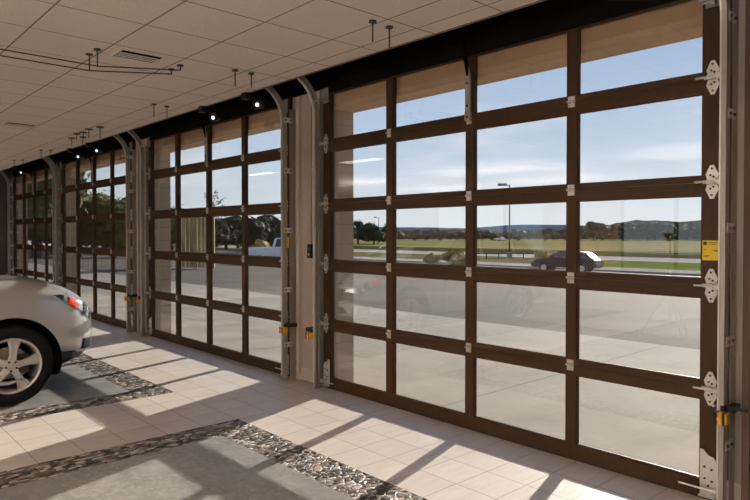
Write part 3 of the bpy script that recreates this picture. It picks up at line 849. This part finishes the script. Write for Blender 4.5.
    # wheels
    def wheel(sx, s, first):
        w = bpy.data.objects.new('wheel', None); COL.objects.link(w); w.parent = t
        w.location = (sx*.925, -s, RT)
        if sx < 0: w.rotation_euler.z = math.pi
        b = MB().lathe([(-.235,.245),(-.235,.33),(-.22,.362),(-.19,.372),(-.05,.372),(-.022,.366),(-.004,.345),(.004,.31),(0,.275),(-.012,.256),(-.03,.250)], 'x', 64)
        autosmooth(b.build('tyre', 'tyre', w), 40)
        b = MB().lathe([(-.03,.250),(-.004,.257),(.0,.250),(-.008,.238),(-.03,.228),(-.08,.222),(-.22,.215),(-.22,.24)], 'x', 64)
        autosmooth(b.build('rim', 'rim', w), 30)
        b = MB()
        for k in range(5):
            a = R(82)+k*2*math.pi/5 if first else R(50)+k*2*math.pi/5
            def pt(r, u, x): return Vector((x, r*math.cos(a)-u*math.sin(a), r*math.sin(a)+u*math.cos(a)))
            st = [(.045,.036,.0),(.10,.028,-.002),(.16,.036,-.010),(.205,.050,-.018),(.236,.062,-.022)]
            rings = []
            for r, u, x in st:
                rings.append([b.bm.verts.new(pt(r, q, xx)) for q, xx in ((-u,x-.03),(-u,x-.006),(-u*.72,x),(-u*.25,x-.003),(0,x-.005),(u*.25,x-.003),(u*.72,x),(u,x-.006),(u,x-.03))])
            for r0, r1 in zip(rings, rings[1:]):
                for q in range(9): b.bm.faces.new([r0[q], r1[q], r1[(q+1)%9], r0[(q+1)%9]])
            b.bm.faces.new(rings[0]); b.bm.faces.new(rings[-1])
        autosmooth(b.build('spokes', 'rim', w), 30)
        b = MB().cyl((-.05,0,0), (.0,0,0), .060, seg=28).cyl((-.0,0,0), (.008,0,0), .031, .028, seg=28)
        b.build('hub_cap', 'rim', w)
        b = MB()
        for k in range(5):
            a = R(46)+k*2*math.pi/5 if first else R(14)+k*2*math.pi/5
            b.cyl((-.01, .046*math.cos(a), .046*math.sin(a)), (.003, .046*math.cos(a), .046*math.sin(a)), .011, seg=6)
        b.build('wheel_nuts', 'dark', w)
        MB().cyl((-.115,0,0), (-.10,0,0), .165, seg=48).build('brake_disc', 'galv', w)
        MB().box(-.13, -.075, .07, .17, -.09, .09, bev=.01).build('brake_caliper', 'dark', w)
    for sx in (1, -1):
        wheel(sx, WF, True); wheel(sx, WRr, False)
    # liners that close the arches
    for sx in (1, -1):
        for s in (WF, WRr):
            b = MB().lathe([(sx*.60,.05),(sx*.60,.43),(sx*.925,.433)], 'x', 40, (0,-s,RT+.01)); 
            for v in [v for v in b.bm.verts if v.co.z < .24]: v.co.z = .24
            b.build('arch_liner', 'carblack', t)
    return t
suv((-7.455, -1.715, 0))

# ------------------------------------------------------------------ light stand standing behind, seen mirrored in the glass
def stand(x, y, label, rz=0, h=1.9):
    t = thing('light_stand', (x, y, 0), label, 'light stand', 'tripod light stands', rz)
    MB().cyl((0,0,.25), (0,0,h), .014).build('pole', 'white', t)
    for k in range(3):
        a = 2*math.pi*k/3+.3
        MB().tube([(.015*math.cos(a),.015*math.sin(a),.78), (.46*math.cos(a),.46*math.sin(a),.012)], .012).build('leg', 'white', t)
        MB().cyl((.02*math.cos(a),.02*math.sin(a),.32), (.28*math.cos(a),.28*math.sin(a),.32), .007).build('brace', 'white', t)
    MB().cyl((0,0,h-.02), (0,0,h+.1), .05, .09, seg=20).build('lamp_head', 'white', t)
stand(-3.9, -5.3, 'white tripod light stand mirrored in the lower right panes', 0.2, 1.5)
stand(-10.9, -3.7, 'white tripod light stand mirrored in the second door', .8, 1.45)

# ------------------------------------------------------------------ outside
def G(y):
    return -1.05*min(max((y-6)/30., 0), 1)
def ground_strip(name, m, x0, x1, ys, dz=0., zf=G):
    v, f = [], []
    for y in ys: v += [(x0, y, zf(y)+dz), (x1, y, zf(y)+dz)]
    n = len(ys)
    for i in range(n-1): f.append((2*i, 2*i+1, 2*i+3, 2*i+2))
    me = bpy.data.meshes.new(name); me.from_pydata(v, [], f); me.update(); me.materials.append(M[m])
    o = bpy.data.objects.new(name, me); COL.objects.link(o); return struct(o)
ground_strip('ground_apron', 'conc', -60, 60, [YO, 5.15], -.01)
ground_strip('ground_lot', 'lot', -120, 60, [5.15, 6, 20, 37.3], -.01)
ground_strip('ground_sidewalk', 'road', -140, 80, [37.3, 43], 0)
ground_strip('ground_lawn', 'lawn', -27, 90, [43, 55.7], 0)
ground_strip('ground_dry_verge', 'dryg', -200, -27, [43, 55.7], 0)
ground_strip('ground_road', 'road', -260, 120, [55.7, 64.4], .02)
ground_strip('ground_verge', 'verge', -260, 140, [64.4, 84], 0)
ground_strip('ground_field', 'field', -900, 500, [84, 260], 0)
ground_strip('ground_meadow', 'verge', -2600, 1600, [260, 1800], -.2)
struct(MB().box(-60, 60, -45, WB-.2, -.1, -.02).build('ground_back_lot', 'conc'))
# kerb beyond the lot
struct(MB().box(-140, 80, 37.2, 37.35, -1.15, -.93).build('trim_kerb', 'road'))

# wooded hills
def ridge(name, m, pts, depth, zb, nseg=160, amp=3., fr=.02, seed=0.):
    # pts: list of (x, y, height) along a polyline
    v, f = [], []
    L = len(pts)-1
    for i in range(nseg+1):
        t = i/nseg*L; k = min(int(t), L-1); q = t-k
        a, b_ = Vector(pts[k]), Vector(pts[k+1]); p = a.lerp(b_, q*q*(3-2*q))
        p.x = a.x+(b_.x-a.x)*q; p.y = a.y+(b_.y-a.y)*q
        for j in range(9):
            u = j/8
            hh = p.z*math.sin(u*math.pi/2)**.8
            n = noise.noise(Vector((p.x*fr, (p.y+u*depth)*fr, seed)))*amp*u + noise.noise(Vector((p.x*fr*6, u*9, seed+3)))*amp*.35*u
            d = Vector((p.x, p.y+4, 0)).normalized()
            v.append((p.x+d.x*depth*u, p.y+d.y*depth*u, zb+hh+n))
    for i in range(nseg):
        for j in range(8):
            a = i*9+j; f.append((a, a+1, a+10, a+9))
    me = bpy.data.meshes.new(name); me.from_pydata(v, [], f); me.update(); me.materials.append(M[m])
    for p in me.polygons: p.use_smooth = True
    o = bpy.data.objects.new(name, me); COL.objects.link(o); return struct(o)
def W(px, d, z=0):   # world point on the view ray through column px at depth d (used to lay out the landscape)
    f, yaw = 630.94, .8328
    r = (px-375)/f*d
    return Vector((r*math.cos(yaw)-d*math.sin(yaw), r*math.sin(yaw)+d*math.cos(yaw)-4, z))
def RP(px, d, v): # ridge point whose crest stands at image row v
    w = W(px, d); return (w.x, w.y, (233-v)/631*d+2.6)
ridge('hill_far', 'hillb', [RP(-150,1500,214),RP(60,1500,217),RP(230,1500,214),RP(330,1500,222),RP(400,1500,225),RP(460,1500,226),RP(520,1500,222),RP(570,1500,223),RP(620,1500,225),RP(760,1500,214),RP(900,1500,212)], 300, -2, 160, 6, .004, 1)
ridge('hill_near', 'hillf', [RP(-200,300,208),RP(0,300,213),RP(200,300,217),RP(280,300,222),RP(350,300,227),RP(400,300,228),RP(460,300,229),RP(480,300,231),RP(540,300,230),RP(590,300,224),RP(640,300,218),RP(700,300,216),RP(760,300,216),RP(900,300,214)], 26, -2, 420, 2.2, .05, 5)

# trees ------------------------------------------------
def tree(name, x, y, h, w, leaf, label, group, seed, nl=1400, trunk=True, ls=.16, z0=None):
    rnd = random.Random(seed)
    z = G(y) if z0 is None else z0
    t = thing(name, (x, y, z), label, 'tree' if 'shrub' not in name and 'bush' not in name else 'shrub', group)
    b = MB()
    lumps = []
    base = .05*h if trunk else .0
    for k in range(9):
        a = rnd.uniform(0, 6.28); rr = rnd.uniform(.05, .30)*w
        zc = base+(h-base)*rnd.uniform(.28, .78); r = rnd.uniform(.22, .33)*min(w, h-base)
        lumps.append((Vector((math.cos(a)*rr, math.sin(a)*rr, zc)), r))
    for c, r in lumps:
        vs = b.ball(c, r*.86, (1.1,1.1,.85), 2)
        for v in vs: v.co += (v.co-c).normalized()*noise.noise(v.co*1.7+Vector((seed,0,0)))*r*.5
    for k in range(nl):
        c, r = rnd.choice(lumps)
        d = Vector((rnd.gauss(0,1), rnd.gauss(0,1), rnd.gauss(0,1))).normalized()
        p = c+Vector((d.x*1.12, d.y*1.12, d.z*.9))*r*rnd.uniform(.8, 1.22)
        s = ls*rnd.uniform(.6, 1.4)
        u = d.orthogonal().normalized()*s; q = d.cross(u).normalized()*s*.6
        k2 = Vector((rnd.uniform(-1,1),)*3)*s*.3
        b.quad(p-u, p-q+k2, p+u, p+q-k2)
    b.build('foliage', leaf, t)
    if trunk:
        c = MB().cyl((0,0,-.1), (0,0,h*.5), w*.045+.04, w*.02+.02, seg=8)
        for k in range(4):
            l = lumps[k][0]; c.cyl((0,0,h*.3), l, .03*w*.6, .01*w, seg=6)
        c.build('trunk', 'bark', t)
    return t
# three prototypes for the far line, copied
protos = [tree('field_edge_tree', -200, 200, 7.2, 8.5, 'leafd', 'dark tree in the belt along the far edge of the field', 'trees along the far edge of the field', 11+i, 500, ls=.35) for i in range(3)]
tm = tree_map()
first = True; cnt = 0
spots_ = []
for px in [i*8.5+rnd for i, rnd in zip(range(42), [random.uniform(-3,3) for _ in range(42)])]:
    p_ = 392+px
    if p_ > 712: break
    # dense for px>530, sparser to the left
    spots_.append((p_, 235+11*(len(spots_)%3), random.uniform(.8, 1.1) if p_ > 590 else random.uniform(.45, .75)))
for k, (p_, d, s) in enumerate(spots_):
    o = protos[k] if k < 3 else dup(protos[k%3], None, tm)
    w = W(p_, d); o.location = (w.x, w.y, -1.25); o.scale = (s*1.05, s*1.05, s); o.rotation_euler.z = k*1.3
# big dark mass of trees seen through door 1's left columns and door 2
mid = [tree('wood_edge_tree', -60, 60, 6.2, 6.5, 'leafd', 'dark bushy tree beyond the lot, seen through the second door', 'dark trees seen through the second door', 31+i, 900, ls=.22) for i in range(2)]
tm = tree_map(); k = 0
for p_, d, s in [(214,90,.8),(226,102,.9),(238,114,1.0),(250,90,.8),(262,102,.9),(274,114,1.0),(286,90,.8),(298,102,.9),(202,114,1.0),(345,150,.9),(358,162,1.0),(374,150,.85),(388,162,.9)]:
    o = mid[k] if k < 2 else dup(mid[k%2], None, tm)
    w = W(p_, d); o.location = (w.x, w.y, -1.1); o.scale = (s, s, s); o.rotation_euler.z = k*2.1
    if p_ > 320: o['label'] = 'dark tree behind the parking lot, seen through the left column of the nearest door'; o['group'] = 'dark trees seen through the left column of the nearest door'
    k += 1
near = [tree('roadside_tree', -60, 30, 6.4, 6.0, 'leafm', 'olive green tree seen through the third door', 'olive trees seen through the third door', 51+i, 1600, ls=.16) for i in range(2)]
tm = tree_map(); k = 0
for p_, d, s in [(66,66,1.0),(80,49,.8),(93,58,.85),(104,72,1.05),(113,48,.72),(124,60,.85),(138,73,1.05),(147,50,.72),(54,54,.95),(36,44,1.15),(22,60,1.6),(38,80,2.0),(158,84,1.0),(171,96,1.1)]:
    o = near[k] if k < 2 else dup(near[k%2], None, tm)
    w = W(p_, d); o.location = (w.x, w.y, G(w.y)-.05); o.scale = (s, s, s); o.rotation_euler.z = k*1.7
    if p_ < 50: o['label'] = 'tall dark tree seen through the farthest door'; o['group'] = 'tall trees seen through the farthest door'
    if p_ > 150: o['label'] = 'olive tree seen through the left column of the second door'; o['group'] = 'olive trees seen through the second door'
    k += 1
# thin sapling seen through the second door
w = W(214, 34)
t = thing('sapling', (w.x, w.y, G(w.y)), 'thin sparse young tree seen through the second door', 'tree')
b = MB().cyl((0,0,0), (0,0,3.6), .045, .012, seg=6)
rnd = random.Random(5); tips = []
for k in range(14):
    z = 1.6+k*.15; a = k*2.4; L = .75-.02*k
    e = Vector((math.cos(a)*L, math.sin(a)*L, z+.45)); b.cyl((0,0,z), e, .014, .005, seg=5); tips.append((Vector((0,0,z)), e))
b.build('trunk', 'bark', t)
b = MB()
for a, e in tips:
    for k in range(26):
        p = a.lerp(e, rnd.uniform(.35,1.1))+Vector([rnd.gauss(0,.08) for _ in range(3)])
        u = Vector([rnd.gauss(0,1) for _ in range(3)]).normalized()*.06; v = u.orthogonal().normalized()*.03
        b.quad(p-u, p-v, p+u, p+v)
b.build('foliage', 'leafm', t)
# golden shrubs
def shrub(px, d, h, w_, label, seed, leaf='leafg', grp='dry golden shrubs by the road'):
    w = W(px, d)
    return tree('golden_shrub', w.x, w.y, h, w_, leaf, label, grp, seed, 500, False, .10)
shrub(541, 48, 1.5, 2.0, 'golden dry bush left of the dark car', 71)
shrub(551, 50, 1.3, 1.8, 'golden dry bush directly behind the dark car bonnet', 72)
shrub(599, 46.5, .8, 1.1, 'small dry tuft beside the rear of the dark car', 73)
shrub(452, 46, 1.2, 2.0, 'brown dry bush, right one behind the kerb in the second column', 74)
shrub(432, 50, 1.0, 1.8, 'brown dry bush, left one behind the kerb in the second column', 75)
shrub(462, 44, 1.0, 1.5, 'brown dry bush beside the first stile, nearest the lot', 76)
shrub(258, 60, 2.0, 2.4, 'pale golden bush left of the white pickup', 77)

# street lamps
def lamp_post(px, d, h, label, q=1.):
    w = W(px, d)
    t = thing('street_lamp', (w.x, w.y, G(w.y)), label, 'street lamp', 'street lamps beyond the lot')
    MB().cyl((0,0,0), (0,0,h), .10, .07, seg=10).build('pole', 'pole', t)
    MB().cyl((0,0,0), (0,0,.5), .28, .28, seg=12).build('base', 'road', t)
    d_ = Vector((-.67,-.74,0))
    MB().cyl((0,0,h-.1), tuple(d_*.5+Vector((0,0,h-.02))), .05).build('arm', 'pole', t)
    c = d_*.85+Vector((0,0,h))
    MB().box(c.x-.5*q, c.x+.5*q, c.y-.22*q, c.y+.22*q, c.z-.14, c.z+.14, rot=Matrix.Rotation(math.atan2(d_.y, d_.x), 3, 'Z'), bev=.06).build('lamp_head', 'pole', t)
lamp_post(509.5, 72, 8.2, 'dark street lamp standing behind the road, seen through the third column')
lamp_post(378.5, 170, 7.0, 'distant dark street lamp in the left column of the nearest door', .6)
# fence rail by the road
a, c = W(474, 66), W(536, 66)
t = thing('low_fence', (a.x, a.y, -1.05), 'low dark rail fence in front of the field', 'fence')
dv = c-a
MB().cyl((0,0,.55), (dv.x,dv.y,.55), .06, seg=6).build('rail', 'pole', t)
for k in range(6): MB().cyl((dv.x*k/5,dv.y*k/5,0), (dv.x*k/5,dv.y*k/5,.58), .06, seg=6).build('post', 'pole', t)
# board enclosure seen through door 2
a = W(178, 31); c = W(213, 31)
t = thing('board_fence', (a.x, a.y, G(a.y)), 'tan vertical board screen seen through the second column of the second door', 'fence')
dv = c-a; L = Vector((dv.x, dv.y)).length; ang = math.atan2(dv.y, dv.x)
b = MB()
for k in range(9):
    m0 = L*k/9; b.box(m0+.005, m0+L/9-.012, -.02, .02, .05, 2.75)
o = b.build('board_panel', 'wood', t); o.rotation_euler.z = ang
b = MB()
o = MB().box(0, L, .02, .06, .5, .6).box(0, L, .02, .06, 2.2, 2.3).build('back_rail', 'wood', t); o.rotation_euler.z = ang
for k in range(3):
    o = MB().box(L*k/2-.05, L*k/2+.05, .05, .15, 0, 2.8).build('post', 'wood', t); o.rotation_euler.z = ang

# simple cars outside
def sedan(name, loc, rz, m, label, van=False, tall=0.):
    t = thing(name, loc, label, 'car', None, rz)
    # x forward, profile (x,z)
    if not van:
        low = [(-2.2,.35),(-2.25,.65),(-2.15,.95),(-1.2,1.0),(.95,.98),(1.9,.82),(2.2,.62),(2.22,.35)]
        cab = [(-2.0,.95),(-1.5,1.38),(-.2,1.46),(.35,1.40),(1.15,.97)]
    else:
        low = [(-2.7,.45),(-2.75,.75),(-2.72,1.15),(-.4,1.17),(1.4,1.15),(2.4,1.05),(2.65,.8),(2.65,.45)]
        cab = [(-.9,1.15),(-.75,1.78),(.5,1.82),(1.45,1.15)]
    bd = MB().prism(low, 'y', -.86, .86)
    es = [e for e in bd.bm.edges]
    bmesh.ops.bevel(bd.bm, geom=es, offset=.09, segments=3, affect='EDGES')
    o = bd.build('body', m, t); autosmooth(o, 40)
    cb_ = MB().prism(cab, 'y', -.72, .72)
    for v in cb_.bm.verts:
        if v.co.z > 1.2: v.co.y *= .85
    bmesh.ops.bevel(cb_.bm, geom=list(cb_.bm.edges), offset=.05, segments=2, affect='EDGES')
    o = cb_.build('cabin', m, t); autosmooth(o, 40)
    zt = 1.36 if not van else 1.72; zb = 1.02 if not van else 1.22
    x0, x1 = (-1.55, .75) if not van else (-.7, 1.05)
    for sy in (-1, 1):
        n = 2
        for k in range(n):
            a0 = x0+(x1-x0)*k/n+.04; a1 = x0+(x1-x0)*(k+1)/n-.04
            tl = .12 if k == 0 else 0; tr = -.38 if k == n-1 else 0
            w_ = MB()
            ys = sy*.73; yt = sy*.635
            w_.quad((a0, ys+sy*.006, zb), (a1, ys+sy*.006, zb), (a1+tr, yt+sy*.012, zt), (a0+tl, yt+sy*.012, zt))
            o = w_.build('side_window', 'carglass', t)
            sd = o.modifiers.new('s', 'SOLIDIFY'); sd.thickness = .01
    for sx in ((1.25,-1.3) if not van else (1.75,-1.75)):
        for sy in (-1, 1):
            w_ = bpy.data.objects.new('wheel', None); COL.objects.link(w_); w_.parent = t; w_.location = (sx, sy*.80, .32)
            MB().cyl((0,-.1,0), (0,.1,0), .32, seg=24).build('tyre', 'tyre', w_)
            MB().cyl((0,sy*.095,0), (0,sy*.108,0), .20, seg=16).build('rim', 'rim', w_)
    MB().box(2.12 if not van else 2.55, 2.24 if not van else 2.68, -.75, -.45, .62 if not van else .8, .76 if not van else .95).build('headlight', 'lens', t)
    MB().box(2.12 if not van else 2.55, 2.24 if not van else 2.68, .45, .75, .62 if not van else .8, .76 if not van else .95).build('headlight', 'lens', t)
    MB().box(-2.27 if not van else -2.78, -2.2 if not van else -2.7, -.78, -.45, .68, .86).build('tail_light', 'redlens', t)
    MB().box(-2.27 if not van else -2.78, -2.2 if not van else -2.7, .45, .78, .68, .86).build('tail_light', 'redlens', t)
    return t
w = W(566, 43.0); sedan('dark_sedan', (w.x, w.y, -1.04), R(180+14), 'navy', 'dark navy car driving along the road beyond the lot')
w = W(289, 42.0); sedan('white_pickup', (w.x, w.y, G(w.y)-.0), R(28), 'whitep', 'white pickup parked beyond the lot, seen through the second door', True)
w = W(499.5, 225); sedan('silver_car', (w.x, w.y, -1.05), R(170), 'whitep', 'tiny pale car far off at the field edge')

# ------------------------------------------------------------------ sky and sun
wd = bpy.data.worlds.new('World'); SC.world = wd; wd.use_nodes = True
nt = wd.node_tree; bg = nt.nodes['Background']
class WT(NT):
    def __init__(s): s.t = nt; s.b = None
t = WT()
tc = t.n('ShaderNodeTexCoord').outputs['Generated']
x, y, z = t.sep(tc)
grad = t.ramp(t.maprange(z, -.02, .6), [(0,(.84,.87,.88)),(.08,(.78,.84,.89)),(.22,(.58,.70,.86)),(.5,(.38,.53,.78)),(1,(.22,.36,.62))])
zz = t.math('ADD', z, .12)
cx = t.n('ShaderNodeCombineXYZ'); t.l(t.math('DIVIDE', x, zz), cx.inputs[0]); t.l(t.math('DIVIDE', y, zz), cx.inputs[1])
cl = t.noise(cx.outputs[0], .55, 7, .55, (1, 1.6, 1))
cf = t.maprange(cl, .54, .72, 0, .7)
col = t.mix(cf, grad, (.90,.92,.94))
nt.links.new(col, bg.inputs['Color']); bg.inputs['Strength'].default_value = 1.0
sd = bpy.data.lights.new('sun', 'SUN'); sd.energy = 10.5; sd.angle = R(.6); sd.color = (1.,.93,.83)
so = bpy.data.objects.new('sun', sd); COL.objects.link(so)
so.rotation_euler = Vector((.897,-3.03,-1.)).to_track_quat('-Z', 'Y').to_euler()
so.location = (-10, 30, 20)

# ------------------------------------------------------------------ camera
cd = bpy.data.cameras.new('camera'); co = bpy.data.objects.new('camera', cd); COL.objects.link(co)
cd.sensor_width = 36; cd.lens = 630.94/750*36
cd.shift_y = (243.304-250)/750
cd.clip_start = .05; cd.clip_end = 5000
co.location = (0, -4, 1.5951)
pitch = -.0157
co.rotation_euler = (math.pi/2+pitch, 0, .8328)
SC.camera = co
vs = SC.view_settings
vs.view_transform = 'Standard'; vs.look = 'None'; vs.gamma = 1.; vs.exposure = .12; vs.use_curve_mapping = False
SC.cycles.max_bounces = 10; SC.cycles.transparent_max_bounces = 24; SC.cycles.diffuse_bounces = 5
SC.cycles.caustics_reflective = False; SC.cycles.caustics_refractive = False
